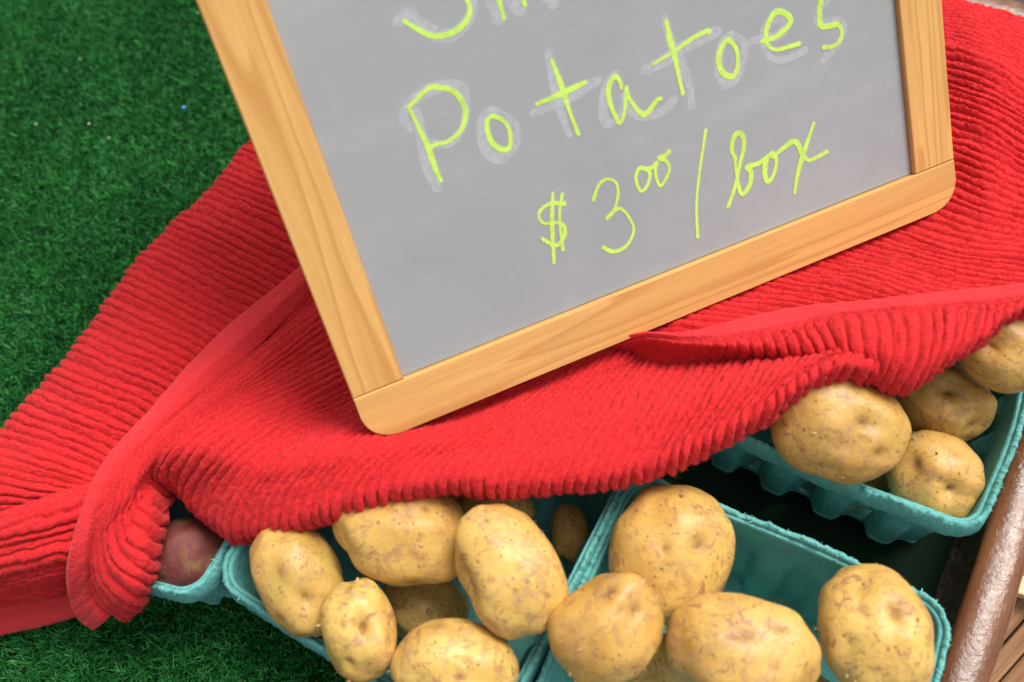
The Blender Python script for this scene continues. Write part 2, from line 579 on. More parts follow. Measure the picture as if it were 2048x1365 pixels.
# ------------------------------------------------------------------ pulp boxes
def pulp_box(cx, cy, w, d, rot, label, seed, h=0.070, slots=True):
    r = np.random.default_rng(seed)
    root = empty('pulp_box', (cx, cy, 0.0065))
    root.rotation_euler = (0, 0, math.radians(rot))
    tag(root, label, 'box', 'turquoise pulp boxes of potatoes')
    h = h - 0.0065
    n_side = 56; rad = 0.012
    # perimeter path of a rounded square as (x, y, nx, ny, t) with t in 0..1 along each side
    pts = []
    hw, hd = w / 2, d / 2
    for s, (ax, ay) in enumerate(((1, 0), (0, 1), (-1, 0), (0, -1))):
        L = (hw if ax else hd) - rad
        nx, ny = ay, -ax
        for i in range(n_side):
            t = i / n_side
            q = -L + 2 * L * t
            off = (hd if ax else hw)
            pts.append((ax * q + nx * off, ay * q + ny * off, nx, ny, t, s))
        for i in range(8):
            a = math.pi / 2 * i / 8
            ccx = ax * L + nx * ((hd if ax else hw) - rad); ccy = ay * L + ny * ((hd if ax else hw) - rad)
            dx, dy = nx * math.cos(a) + ax * math.sin(a), ny * math.cos(a) + ay * math.sin(a)
            pts.append((ccx + dx * rad, ccy + dy * rad, dx, dy, -1, s))
    pts = np.array(pts); N = len(pts)
    per = np.arange(N)
    bow = np.where(pts[:, 4] >= 0, np.sin(np.pi * pts[:, 4]), 0) * r.uniform(0.0005, 0.0022)
    warp = 0.0016 * np.sin(per / N * 2 * np.pi * 2 + r.uniform(0, 6)) + 0.0008 * np.sin(per / N * 2 * np.pi * 7 + r.uniform(0, 6))

    # body: wall with flutes, slots and scalloped feet, then base
    nz = 26
    zz = np.linspace(0, 1, nz)
    V = np.zeros((nz, N, 3))
    t = pts[:, 4]
    flute = np.where(t >= 0, np.sin(t * np.pi * 2 * 4 - np.pi / 2), -1)
    flute = np.tanh(flute * 2.5)
    for i, q in enumerate(zz):
        taper = -0.0068 * (1 - q)
        amp = 0.0028 * np.clip((0.74 - q) / 0.2, 0, 1)
        o = taper + flute * amp + bow * q - 0.0006
        V[i, :, 0] = pts[:, 0] + pts[:, 2] * o; V[i, :, 1] = pts[:, 1] + pts[:, 3] * o
        foot = np.where(q < 0.12, np.clip((-flute) * 0.5 + 0.5, 0, 1) * 0.006 * (1 - q / 0.12), 0)
        V[i, :, 2] = q * h + warp * q + foot
    faces = []
    for i in range(nz - 1):
        q = (zz[i] + zz[i + 1]) / 2
        for j in range(N):
            tt = pts[j, 4]
            if slots and tt >= 0 and 0.10 < q < 0.50:
                ph = abs(((tt * 4 + 0.5) % 1.0) - 0.5)      # slot in every groove between flutes
                wdt = 0.085 if q < 0.40 else 0.085 * math.sqrt(max(0, 1 - ((q - 0.40) / 0.10) ** 2))
                if ph < wdt and 0.08 < tt < 0.92: continue
            k = (j + 1) % N
            faces.append((i * N + j, i * N + k, (i + 1) * N + k, (i + 1) * N + j))
    wall = mesh_obj('basket_wall', V.reshape(-1, 3), faces, PULP, root)
    sm = wall.modifiers.new('thickness', 'SOLIDIFY'); sm.thickness = 0.0016; sm.offset = -1
    # base
    ring = V[4, :, :].copy(); c0 = ring.mean(0)
    B = [ring * (1, 1, 0) + (0, 0, 0.006)]
    for s in (0.66, 0.33, 0.02): B.append((ring - c0) * (s, s, 0) + c0 * (1, 1, 0) + (0, 0, 0.0035))
    B = np.concatenate(B)
    bf = [(a * N + j, a * N + (j + 1) % N, (a + 1) * N + (j + 1) % N, (a + 1) * N + j) for a in range(3) for j in range(N)]
    base = mesh_obj('base', B, bf, PULP, root)
    # rim: rolled flange with a torn, furry lip
    prof = [(-0.0012, -0.004), (-0.0008, 0.0010), (-0.0003, 0.0024), (0.0008, 0.0026), (0.0015, 0.0014), (0.0022, -0.002), (0.0031, -0.0070), (0.0027, -0.0079), (0.0017, -0.0072), (0.0004, -0.004)]
    up = 4
    M = N * up
    idx = np.arange(M) / up
    i0 = np.floor(idx).astype(int) % N; i1 = (i0 + 1) % N; fr = (idx - np.floor(idx))[:, None]
    pp = pts[i0, :4] * (1 - fr) + pts[i1, :4] * fr
    bw = bow[i0] * (1 - fr[:, 0]) + bow[i1] * fr[:, 0]
    wp = warp[i0] * (1 - fr[:, 0]) + warp[i1] * fr[:, 0]
    def smooth_rnd(w):
        q = r.normal(0, 1, M); kk = np.hanning(w + 2)[1:-1]
        return np.convolve(np.r_[q[-w:], q, q[:w]], kk / np.sqrt((kk ** 2).sum()), 'same')[w:-w]
    rag = smooth_rnd(9) * 0.6 + smooth_rnd(3) * 0.35; rag2 = smooth_rnd(45) * 1.6
    V = np.zeros((len(prof), M, 3))
    for a, (o, z) in enumerate(prof):
        lip = 1.0 if a in (2, 3, 4) else (0.7 if a in (6, 7) else 0.25)
        jo = smooth_rnd(7) * 0.00022 * lip
        oo = o + bw + jo
        V[a, :, 0] = pp[:, 0] + pp[:, 2] * oo; V[a, :, 1] = pp[:, 1] + pp[:, 3] * oo
        V[a, :, 2] = h + z + wp + lip * (rag * 0.00062 + rag2 * 0.00030)
    P_ = len(prof)
    f = [(a * M + j, a * M + (j + 1) % M, ((a + 1) % P_) * M + (j + 1) % M, ((a + 1) % P_) * M + j) for a in range(P_) for j in range(M)]
    rim = mesh_obj('rim', V.reshape(-1, 3), f, PULP, root)
    # torn fibres along the lip
    fv, ff = [], []
    for _ in range(520):
        j = r.integers(M); a = r.choice([2, 3, 4]); p = V[a, j]
        along = V[a, (j + 1) % M] - p; along /= (np.linalg.norm(along) + 1e-9)
        nrm = np.array([pp[j, 2], pp[j, 3], 0])
        L = abs(r.normal(0, 0.0007)) + 0.0003
        dr = along * r.normal(0, 0.7) + nrm * r.normal(0.1, 0.6) + np.array([0, 0, abs(r.normal(0.35, 0.5))]); dr /= np.linalg.norm(dr)
        b = len(fv); wd = along * r.uniform(0.0001, 0.0004)
        fv += [p - wd - dr * 0.0003, p + wd - dr * 0.0003, p + dr * L * .6 + wd * .7, p + dr * L]
        ff += [(b, b + 1, b + 2, b + 3)]
    fb = mesh_obj('torn_fibres', fv, ff, FIBRE, rim)
    fb['kind'] = 'stuff'
    return root


box_m = pulp_box(-0.1140, 0.0655, 0.130, 0.125, 0.0, 'turquoise pulp box in the centre, tucked half under the red towel', 11)
box_r = pulp_box(0.0214, 0.0636, 0.1290, 0.124, 3.0, 'turquoise pulp box of large potatoes beside the varnished rail', 12, slots=False)
box_u = pulp_box(0.0195, 0.2105, 0.125, 0.101, 0.0, 'turquoise pulp box with slotted wall showing, farthest back by the rail', 13)
_a = math.radians(9); _s = np.array([-0.1832, -0.0075])
_c = _s + np.array([-0.044 * math.cos(_a) - 0.05 * math.sin(_a), -0.044 * math.sin(_a) + 0.05 * math.cos(_a)])
box_l = pulp_box(_c[0], _c[1], 0.088, 0.100, 9, 'turquoise pulp box with the red potato, mostly hidden by the towel', 14, h=0.066)

# ------------------------------------------------------------------ potatoes: (photo x, y, half axes, tilt, centre height, depth factor)
POTS = [
    ('m1', 807, 1067, 147, 106, 10, .0872, .96, 'wide oval potato on top of the pile, touching the towel edge in the centre box'),
    ('m2', 1015, 1140, 142, 104, 68, .0949, .92, 'upright oval potato with peeling skin leaning on the shared box edge'),
    ('m3', 598, 1160, 128, 86, 65, .0817, .82, 'greenish potato in the left corner of the centre box, half shaded by the towel'),
    ('m4', 718, 1256, 104, 76, 75, .0865, .87, 'small potato with a deep eye, between the greenish one and the bottom one'),
    ('m5', 912, 1332, 133, 97, 12, .0823, .93, 'potato cut by the bottom picture edge in the centre box'),
    ('m6', 850, 1215, 95, 75, 30, .042, 1.0, 'shaded potato deep in the middle of the centre box'),
    ('m7', 1142, 1066, 62, 40, 80, .038, 1.0, 'tiny brown potato in the dark corner of the centre box'),
    ('m8', 985, 1010, 90, 62, 10, .055, 1.0, 'dim potato under the towel behind the upright oval potato'),
    ('r1', 1340, 1108, 146, 126, 110, .0755, .86, 'big round potato in the upper left corner of the box nearest the rail'),
    ('r2', 1210, 1262, 122, 106, 150, .0912, .9, 'lumpy potato with a knob at its upper right, over the shared box edge'),
    ('r3', 1476, 1300, 158, 112, 8, .089, .9, 'broad scabby potato at the bottom of the picture, middle of the right box'),
    ('r4', 1748, 1266, 139, 114, 72, .0825, 1.0, 'smooth round potato with one eye, closest to the varnished rail'),
    ('r5', 1320, 1335, 90, 70, 20, .045, 1.0, 'potato low in the right box, glimpsed below the lumpy one'),
    ('r6', 1600, 1420, 110, 85, 20, .045, 1.0, 'potato low in the right box, between the scabby and the smooth one'),
    ('u1', 1668, 852, 138, 111, 15, .089, .97, 'large freckled potato resting on the rim of the back box'),
    ('u2', 1885, 802, 96, 82, 30, .0660, .93, 'pale potato behind the round dimpled one in the back box'),
    ('u3', 1867, 952, 101, 93, 60, .0632, .9, 'round freckled potato with a scar, front corner of the back box'),
    ('u4', 2005, 692, 110, 90, 40, .097, 1.0, 'potato at the right picture edge, right below the towel hem'),
    ('u5', 1725, 945, 85, 62, -30, .0317, .94, 'potato low in the back box under the large freckled one'),
    ('u6', 1640, 800, 100, 75, 10, .045, 1.0, 'potato hidden behind the large freckled one in the back box'),
    ('l1', 382, 1112, 92, 80, -20, .047, 1.0, 'dark red potato in the shadow under the towel fold'),
]
EYES = {  # eye dimples given as offsets (in half axes) seen from the camera: (u, v, depth, radius)
    'm1': [(0.02, -0.35, .0007, .15), (0.25, 0.9, .0014, .22)], 'm2': [(-0.05, 0.85, .0025, .3)], 'm3': [(0.35, 0.05, .0018, .22), (-.25, .35, .001, .2)],
    'm4': [(0.0, -0.1, .0030, .30), (.6, .5, .0012, .3)], 'm5': [(0.1, 0.25, .0012, .25)], 'r1': [(-.05, .1, .0008, .15), (-.3, -.4, .0012, .3)],
    'r2': [(-.25, .55, .0022, .30), (-.55, -.05, .0016, .28)], 'r3': [(.1, -.3, .001, .25), (.5, -.5, .0012, .25)], 'r4': [(-.2, -.45, .0028, .28)],
    'u1': [(.45, -.2, .0028, .32), (.75, .3, .0014, .25)], 'u2': [(0, -.3, .002, .3), (.8, .2, .0016, .3)], 'u3': [(.45, -.2, .0022, .26), (-.4, .2, .0012, .25)],
    'u4': [(-.2, .2, .0016, .3)],
}
BUMPS = {'r2': [(-.62, .40, .0062, .66)], 'm2': [(-.7, .5, .003, .4)], 'm4': [(.35, -.2, .0015, .4)], 'u2': [(.7, -.45, .003, .35)], 'r3': [(-.1, .75, .002, .5)], 'u1': [(-.5, -.5, .0018, .5)]}


def potato(spec, k):
    n, cx, cy, a, b, rot, z, cf, label = spec
    c = at(cx, cy, z)
    v = (c - CC); dist = np.linalg.norm(v); v = v / dist
    D = (CM.T @ (c - CC))[2]
    rr = math.radians(rot)
    ax = CM @ np.array([math.cos(rr), math.sin(rr), 0]); ax -= (ax @ v) * v; ax /= np.linalg.norm(ax)
    bx = np.cross(v, ax)
    rad = np.array([a, b, min(a, b) * .97 * cf]) * D / FPX * 0.962
    bm = bmesh.new()
    bmesh.ops.create_icosphere(bm, subdivisions=5, radius=1.0)
    bm.verts.ensure_lookup_table()
    S = np.array([p.co[:] for p in bm.verts])
    faces = np.array([[q.index for q in f.verts] for f in bm.faces]); bm.free()
    so = Vector((k * 7.13, k * 3.7, k * 1.9))
    nz = np.array([mnoise.noise(Vector(p) * 1.15 + so) * 0.10 + mnoise.noise(Vector(p) * 2.4 + so) * 0.042 + mnoise.noise(Vector(p) * 6.5 + so) * 0.0065 for p in S])
    # superellipse-ish fullness
    full = 1 + 0.035 * (1 - np.abs(S).max(1)) * 2
    R = full * (1 + nz * 1.3)
    # noise may not change the outline size much: renormalise
    V = S * R[:, None]
    V /= np.array([np.ptp(V[:, i]) / 2 for i in range(3)])
    V = V * rad
    eye = np.zeros(len(S))
    outward = S / np.linalg.norm(S * 1.0, axis=1)[:, None]

    def dirn(u, w):
        q = max(0.0, 1 - u * u - w * w)
        return np.array([u, w, -math.sqrt(q)]) / math.sqrt(u * u + w * w + q)
    for (u, w, dep, sig) in EYES.get(n, []) + [(random.uniform(-.8, .8), random.uniform(-.6, .6), .0006, .09) for _ in range(2)]:
        e = dirn(u, w); dd = np.arccos(np.clip(S @ e, -1, 1))
        V -= outward * (dep * 1.2 * np.exp(-(dd / sig) ** 2) + dep * 0.7 * np.exp(-(dd / (sig * .28)) ** 2))[:, None]
        eye = np.maximum(eye, np.exp(-(dd / (sig * .30)) ** 2) + 0.30 * np.exp(-(dd / (sig * .8)) ** 2))
    for (u, w, hgt, sig) in BUMPS.get(n, []):
        e = dirn(u, w); dd = np.arccos(np.clip(S @ e, -1, 1))
        V += e * (hgt * np.exp(-(dd / sig) ** 2))[:, None]
    W = c + V @ np.array([ax, bx, v])
    o = mesh_obj('potato', W, faces, REDPOT if n == 'l1' else POT, None, tuple(c))
    ea = o.data.attributes.new('eye', 'FLOAT', 'POINT'); ea.data.foreach_set('value', np.clip(eye, 0, 1))
    tag(o, label, 'potato', 'potatoes in the pulp boxes')
    # loose curls of skin
    if n[0] != 'l' and z > 0.05:
        fv, ff = [], []
        r = np.random.default_rng(100 + k)
        for _ in range(26 if n in ('m2', 'r1', 'r2', 'r3', 'r4') else 14):
            i = r.integers(len(S)); p = V[i]; nn = outward[i] / rad; nn /= np.linalg.norm(nn)
            if S[i, 2] > 0.25: continue
            t1 = np.cross(nn, r.normal(size=3)); t1 /= np.linalg.norm(t1); t2 = np.cross(nn, t1)
            L = r.uniform(.0006, .0024); w_ = r.uniform(.0003, .0011)
            b0 = len(fv)
            for s in range(4):
                q = s / 3
                cpt = p + t1 * L * q + nn * (-.0001 + .0012 * q * q * r.uniform(.4, 1.3))
                fv += [cpt - t2 * w_ * (1 - .6 * q), cpt + t2 * w_ * (1 - .5 * q) * r.uniform(.6, 1.2)]
            ff += [(b0 + 2 * s, b0 + 2 * s + 1, b0 + 2 * s + 3, b0 + 2 * s + 2) for s in range(3)]
        if fv:
            fl = mesh_obj('skin_flakes', np.array(fv) @ np.array([ax, bx, v]), ff, FLAKE, o)
            fl['kind'] = 'stuff'
    return o


for k, s in enumerate(POTS):
    potato(s, k + 1)


# ------------------------------------------------------------------ red towel
towel = empty('red_towel', tuple(at(700, 900, 0.0)))
TOW0 = np.array(towel.location)
tag(towel, 'red ribbed terry towel with flat hems draped over the potato boxes', 'towel')
PITCH = 0.0043


def ctrl(rows):
    return np.array([[at(*p) for p in row] for row in rows])


def wrap_start(G, down=0.010, tuck=0.014):
    """roll the first point of every row down and back under"""
    s = G[:, 0]; inn = G[:, 1] - G[:, 0]; inn[:, 2] = 0
    inn /= np.linalg.norm(inn, axis=1)[:, None]
    a = s + (0, 0, -down) + inn * 0.001
    b = s + (0, 0, -down * 2.0) + inn * tuck
    return np.concatenate([b[:, None], a[:, None], G], 1)


def ribbed(name, G, seed, amp=0.0025, step=0.0008, pitch=PITCH, wob=0.0012, phase0=0.0, fade=None):
    """G: control rows (along ribs) x columns; ribs run along the rows"""
    R, Cn = G.shape[:2]
    seg = np.linalg.norm(G[1:] - G[:-1], axis=2)
    cnt = seg.mean(1) / pitch
    per = [max(4, int(round(c * 9))) for c in cnt]
    tv, phs = [], []
    acc = phase0
    for i, c in enumerate(cnt):
        q = np.arange(per[i]) / per[i]
        tv.append(i + q); phs.append(acc + c * q); acc += c
    tv.append([R - 1]); phs.append([acc])
    tv = np.concatenate(tv); ph = np.concatenate(phs)
    Lr = np.linalg.norm(G[:, 1:] - G[:, :-1], axis=2).sum(1).mean()
    nu = int(max(60, Lr / step))
    # arc-length spaced columns
    cl = np.r_[0, np.cumsum(np.linalg.norm(G[:, 1:] - G[:, :-1], axis=2).mean(0))]
    tu = np.interp(np.linspace(0, cl[-1], nu), cl, np.arange(Cn))
    A = catmull(G, tv)                       # (V,C,3)
    A = catmull(np.swapaxes(A, 0, 1), tu)    # (U,V,3)
    nv = len(tv)
    A[..., 2] += wob * grid_noise(nu, nv, max(3, Lr / .03), max(3, acc * pitch / .03), seed)
    du = np.gradient(A, axis=0); dv = np.gradient(A, axis=1)
    N = np.cross(du, dv); N /= (np.linalg.norm(N, axis=2, keepdims=True) + 1e-12)
    mid = A[nu // 2, nv // 2]
    flip = ((CC - A) * N).sum(2).mean() < 0
    if flip: N = -N
    wig = 0.10 * grid_noise(nu, nv, Lr / .008, acc / 2.0, seed + 1) + 0.10 * grid_noise(nu, nv, Lr / .0035, acc * 1.0, seed + 2)
    q = (ph[None, :] + wig) % 1.0
    x = np.abs(2 * q - 1)                    # 0 ridge centre, 1 groove
    prof = 1 - 0.25 * x ** 2 - 0.75 * x ** 4.5
    vary = 1 + 0.38 * grid_noise(nu, nv, Lr / .02, acc, seed + 3)
    loops = 0.00042 * grid_noise(nu, nv, Lr / .0017, acc * 3.2, seed + 4) + 0.00020 * np.random.default_rng(seed).uniform(-1, 1, (nu, nv))
    spc = np.linalg.norm(dv, axis=2) / (np.gradient(ph)[None, :] + 1e-9)
    cmp_ = np.clip((spc / pitch - 0.12) * 1.15, 0.12, 1.1)
    hgt = amp * prof * vary * cmp_ + 0.95 * loops * np.clip(cmp_ * 1.3, 0.3, 1)
    if fade is not None: hgt = hgt * fade(nu, nv, tu, tv)
    A = A + N * hgt[..., None]
    F = grid_faces(nu, nv)
    if flip: F = F[:, ::-1].copy()
    o = mesh_obj(name, A.reshape(-1, 3), F, TOWEL, towel, TOW0)
    # terry loops: tiny upright tufts all over the ribs
    r = np.random.default_rng(seed + 9)
    flat, nf, pf = A.reshape(-1, 3), N.reshape(-1, 3), np.clip(prof, 0, 1).reshape(-1)
    k = r.choice(len(flat), int(len(flat) * 0.42), p=(pf ** 3 + .02) / (pf ** 3 + .02).sum())
    p = flat[k] + r.normal(0, 0.00016, (len(k), 3)); n_ = nf[k]
    d = n_ + r.normal(0, 0.55, (len(k), 3)); d /= np.linalg.norm(d, axis=1)[:, None]
    s = np.cross(d, r.normal(size=(len(k), 3))); s /= np.linalg.norm(s, axis=1)[:, None]
    w = r.uniform(.00010, .00024, len(k))[:, None]; L = r.uniform(.00035, .00085, len(k))[:, None]
    T = np.stack([p - s * w - n_ * .0001, p + s * w - n_ * .0001, p + d * L], 1).reshape(-1, 3)
    t = mesh_obj('terry_pile', T, np.arange(len(T)).reshape(-1, 3), TOWEL, o, TOW0)
    t['kind'] = 'stuff'
    return o


def hem_strip(name, outer, inner, seed, thick=0.0022, step=0.0011):
    o, i = np.array([at(*p) for p in outer]), np.array([at(*p) for p in inner])
    n = len(o)
    L = np.linalg.norm(o[1:] - o[:-1], axis=1).sum(); nu = int(L / step)
    t = np.linspace(0, n - 1, nu)
    O, I = catmull(o, t), catmull(i, t)
    cs = np.linspace(0, 1, 15)
    A = O[:, None] * (1 - cs)[None, :, None] + I[:, None] * cs[None, :, None]
    du = np.gradient(A, axis=0); dv = np.gradient(A, axis=1)
    N = np.cross(du, dv); N /= (np.linalg.norm(N, axis=2, keepdims=True) + 1e-12)
    flip = ((CC - A) * N).sum(2).mean() < 0
    if flip: N = -N
    bulge = thick * np.clip(1 - np.abs(2 * cs - 1) ** 6, 0, 1)
    seam = -0.0016 * np.exp(-((cs - 0.93) / 0.045) ** 2)
    hg = bulge[None] + seam[None] + 0.00035 * grid_noise(nu, 15, L / .006, 4, seed) + 0.0002 * grid_noise(nu, 15, L / .0022, 9, seed + 1)
    top = A + N * hg[..., None]
    # lip under the outer edge
    under = (O - N[:, 0] * 0.0035)[:, None] + (I - O)[:, None] * 0.12
    tuck = (I - N[:, -1] * 0.0028)[:, None] + (I - O)[:, None] * 0.10
    A = np.concatenate([under, top, tuck], 1)
    F = grid_faces(nu, 17)
    if flip: F = F[:, ::-1].copy()
    return mesh_obj(name, A.reshape(-1, 3), F, HEM, towel, TOW0)


# back layer, left of the board
Zs = (.072, .0795, .0785, .071)
AL = [[(560, 225), (620, 245), (690, 270), (780, 300)], [(420, 385), (480, 405), (560, 440), (660, 490)],
      [(304, 500), (370, 525), (450, 565), (560, 620)], [(234, 588), (300, 618), (380, 655), (480, 710)],
      [(157, 698), (220, 725), (300, 755), (390, 800)], [(73, 793), (140, 820), (210, 845), (300, 890)],
      [(0, 877), (65, 895), (140, 920), (240, 960)], [(-80, 950), (-10, 960), (70, 972), (190, 995)],
      [(-110, 1020), (-50, 1022), (40, 1018), (150, 1010)]]
AL = [[p + (z,) for p, z in zip(r, Zs if i < 7 else (.070, .073, .074, .072) if i == 8 else (.072, .078, .079, .074))] for i, r in enumerate(AL)]
ribbed('cloth_layer', wrap_start(ctrl(AL), 0.022, 0.004), 21)

# back layer, right of the board
AR = [[(1700, -30, .055), (1880, -2, .060), (1960, 18, .060), (2048, 46, .058), (2200, 100, .055)],
      [(1700, 50, .055), (1880, 85, .066), (1960, 110, .070), (2048, 160, .072), (2200, 250, .070)],
      [(1700, 150, .055), (1880, 185, .062), (1965, 213, .068), (2048, 262, .074), (2200, 345, .075)],
      [(1700, 240, .055), (1880, 283, .060), (1970, 313, .067), (2048, 350, .074), (2200, 415, .078)],
      [(1680, 320, .055), (1870, 380, .059), (1970, 420, .068), (2048, 442, .077), (2200, 490, .082)],
      [(1560, 400, .055), (1770, 468, .060), (1900, 512, .073), (2048, 527, .086), (2200, 560, .090)],
      [(1450, 480, .055), (1640, 535, .065), (1740, 552, .077), (1870, 596, .092), (2040, 612, .098)],
      [(1350, 550, .058), (1520, 588, .070), (1620, 600, .079), (1750, 624, .092), (1900, 650, .098)],
      [(1250, 630, .060), (1400, 640, .074), (1520, 650, .081), (1640, 668, .090), (1780, 690, .095)],
      [(1180, 690, .060), (1340, 685, .074), (1480, 695, .081), (1610, 705, .088), (1760, 722, .092)]]
AR = [[(x, y, z + (0.004 if i == 0 else 0.019 if j < 3 else 0.012)) for j, (x, y, z) in enumerate(row)] for i, row in enumerate(AR)]
ribbed('cloth_layer', ctrl(AR), 31, pitch=0.0047, wob=0.0016)

# front layer: every row is a rib that starts at the front fold
B = [
    [(226, 1227, .030), (190, 1185, .045), (183, 1100, .070), (205, 1010, .084), (260, 910, .090), (345, 824, .089), (430, 748, .086), (510, 680, .084), (619, 573, .080), (760, 440, .076)],
    [(264, 1184, .062), (222, 1145, .068), (208, 1080, .078), (224, 1010, .088), (272, 918, .093), (352, 840, .091), (435, 770, .087), (520, 700, .084), (640, 600, .080), (780, 480, .076)],
    [(284, 1122, .075), (250, 1085, .081), (240, 1030, .087), (258, 970, .092), (302, 900, .094), (372, 836, .092), (455, 780, .088), (545, 710, .084), (660, 620, .079), (800, 520, .074)],
    [(300, 1035, .082), (275, 1005, .087), (270, 970, .091), (292, 930, .094), (338, 882, .095), (405, 832, .092), (485, 785, .088), (575, 722, .083), (690, 645, .078), (820, 570, .073)],
    [(314, 968, .080), (300, 955, .087), (304, 935, .092), (326, 908, .095), (374, 870, .095), (440, 828, .092), (520, 785, .088), (610, 735, .083), (715, 675, .077), (840, 610, .072)],
    [(352, 966, .080), (345, 950, .087), (352, 930, .092), (378, 902, .095), (424, 868, .095), (488, 830, .092), (560, 795, .088), (645, 752, .083), (735, 705, .077), (850, 650, .072)],
    [(392, 1010, .074), (398, 975, .083), (415, 945, .090), (444, 912, .095), (488, 880, .096), (544, 845, .093), (612, 812, .088), (690, 775, .083), (770, 730, .077), (870, 690, .072)],
    [(460, 1058, .082), (470, 1010, .092), (492, 970, .097), (524, 934, .099), (566, 898, .098), (618, 862, .094), (680, 832, .088), (745, 800, .083), (815, 765, .077), (900, 725, .072)],
    [(560, 1048, .095), (572, 1000, .102), (596, 960, .104), (628, 924, .103), (670, 892, .099), (720, 862, .093), (775, 838, .086), (830, 812, .081), (890, 780, .077), (960, 745, .072)],
    [(660, 1015, .106), (680, 970, .110), (710, 935, .109), (745, 908, .104), (790, 882, .096), (835, 860, .088), (880, 838, .083), (930, 812, .079), (980, 785, .075), (1040, 755, .071)],
    [(770, 982, .112), (795, 945, .114), (825, 918, .110), (860, 895, .103), (900, 872, .094), (940, 848, .087), (980, 820, .082), (1020, 795, .078), (1060, 770, .074), (1110, 735, .070)],
    [(890, 963, .112), (915, 930, .113), (945, 905, .108), (980, 880, .101), (1015, 853, .093), (1050, 822, .086), (1085, 790, .081), (1120, 758, .077), (1155, 725, .073), (1200, 690, .069)],
    [(1010, 967, .110), (1035, 930, .112), (1065, 895, .107), (1095, 862, .100), (1125, 828, .093), (1155, 792, .086), (1185, 758, .080), (1215, 725, .076), (1250, 690, .072), (1290, 650, .068)],
    [(1130, 962, .107), (1155, 920, .109), (1182, 880, .105), (1210, 840, .098), (1238, 800, .091), (1268, 762, .084), (1298, 725, .079), (1325, 695, .076), (1355, 660, .072), (1390, 620, .068)],
    [(1240, 945, .105), (1265, 905, .107), (1290, 865, .104), (1318, 825, .098), (1345, 785, .091), (1372, 748, .085), (1400, 712, .080), (1425, 685, .077), (1455, 650, .073), (1490, 610, .068)],
    [(1340, 920, .106), (1365, 880, .108), (1390, 840, .106), (1415, 800, .101), (1440, 762, .094), (1466, 728, .087), (1492, 695, .082), (1518, 665, .078), (1550, 630, .074), (1580, 600, .070)],
    [(1430, 882, .109), (1455, 845, .111), (1480, 808, .109), (1503, 775, .104), (1526, 742, .097), (1550, 712, .090), (1575, 682, .085), (1600, 655, .080), (1630, 625, .076), (1660, 595, .072)],
    [(1520, 838, .113), (1545, 805, .115), (1568, 775, .112), (1590, 748, .106), (1612, 722, .100), (1635, 698, .094), (1660, 672, .088), (1685, 648, .083), (1710, 620, .079), (1740, 590, .075)],
    [(1600, 785, .117), (1622, 762, .118), (1643, 740, .114), (1665, 718, .108), (1686, 698, .102), (1708, 678, .096), (1732, 658, .090), (1756, 638, .086), (1780, 615, .082), (1810, 590, .078)],
    [(1672, 748, .118), (1690, 732, .118), (1708, 718, .113), (1726, 704, .107), (1745, 690, .101), (1765, 674, .096), (1788, 656, .091), (1812, 638, .088), (1836, 618, .084), (1862, 596, .080)],
    [(1745, 752, .114), (1755, 740, .114), (1765, 728, .110), (1778, 715, .105), (1795, 700, .100), (1815, 684, .096), (1836, 665, .092), (1858, 646, .089), (1880, 626, .086), (1905, 605, .082)],
]
for _i, _dy in ((15, 3), (16, 6), (17, 12), (18, 16), (19, 14), (20, 10)):
    B[_i] = [(x, y - _dy * max(0.0, 1 - j / 4.0), z) for j, (x, y, z) in enumerate(B[_i])]
for _i in range(len(B)):
    _dep = .009 if 1 <= _i <= 8 else (.010 if 13 <= _i <= 18 else .003)
    B[_i] = [(x, y, z - _dep * min(1.0, max(0.0, (j - 3.0) / 2.5)) * (1.0 if _i > 8 or j < 9 else .5)) for j, (x, y, z) in enumerate(B[_i])]
for _i, _l in ((0, .013), (1, .012), (2, .008), (3, .004)):
    B[_i] = [(x, y, z + _l * max(0.0, 1 - j / 6.0)) for j, (x, y, z) in enumerate(B[_i])]
B = [[(x, y, z + (0.013 if i >= 8 else 0.007) * min(1.0, max(0.0, (j - 1.5) / 3.0)) * min(1.0, i / 2.0)) for j, (x, y, z) in enumerate(row)] for i, row in enumerate(B)]
ribbed('cloth_layer', wrap_start(ctrl(B), 0.012, 0.016), 41, pitch=0.0045, step=0.0007, wob=0.0016)

# hem along the upper left side of the front layer, running down round the hanging corner
inner = B[0]
outer = [(184, 1253, .016), (146, 1220, .030), (132, 1140, .064), (160, 1035, .082), (208, 935, .087), (290, 838, .086), (372, 740, .083), (455, 655, .081), (590, 545, .078), (735, 405, .074)]
inner_h = [(226, 1229, .0315), (191, 1186, .0465), (184, 1100, .0715), (206, 1010, .0855), (261, 910, .0915), (346, 824, .0905), (431, 748, .0875), (511, 680, .0855), (620, 573, .0815), (761, 440, .0775)]
outer = [(x, y, z + .016 * max(0.0, 1 - j / 6.0) * (0.5 if j == 0 else 1)) for j, (x, y, z) in enumerate(outer)]
inner_h = [(x, y, z + .0015) for (x, y, z) in B[0]]
hem_strip('hem', outer, inner_h, 51, thick=0.0034)

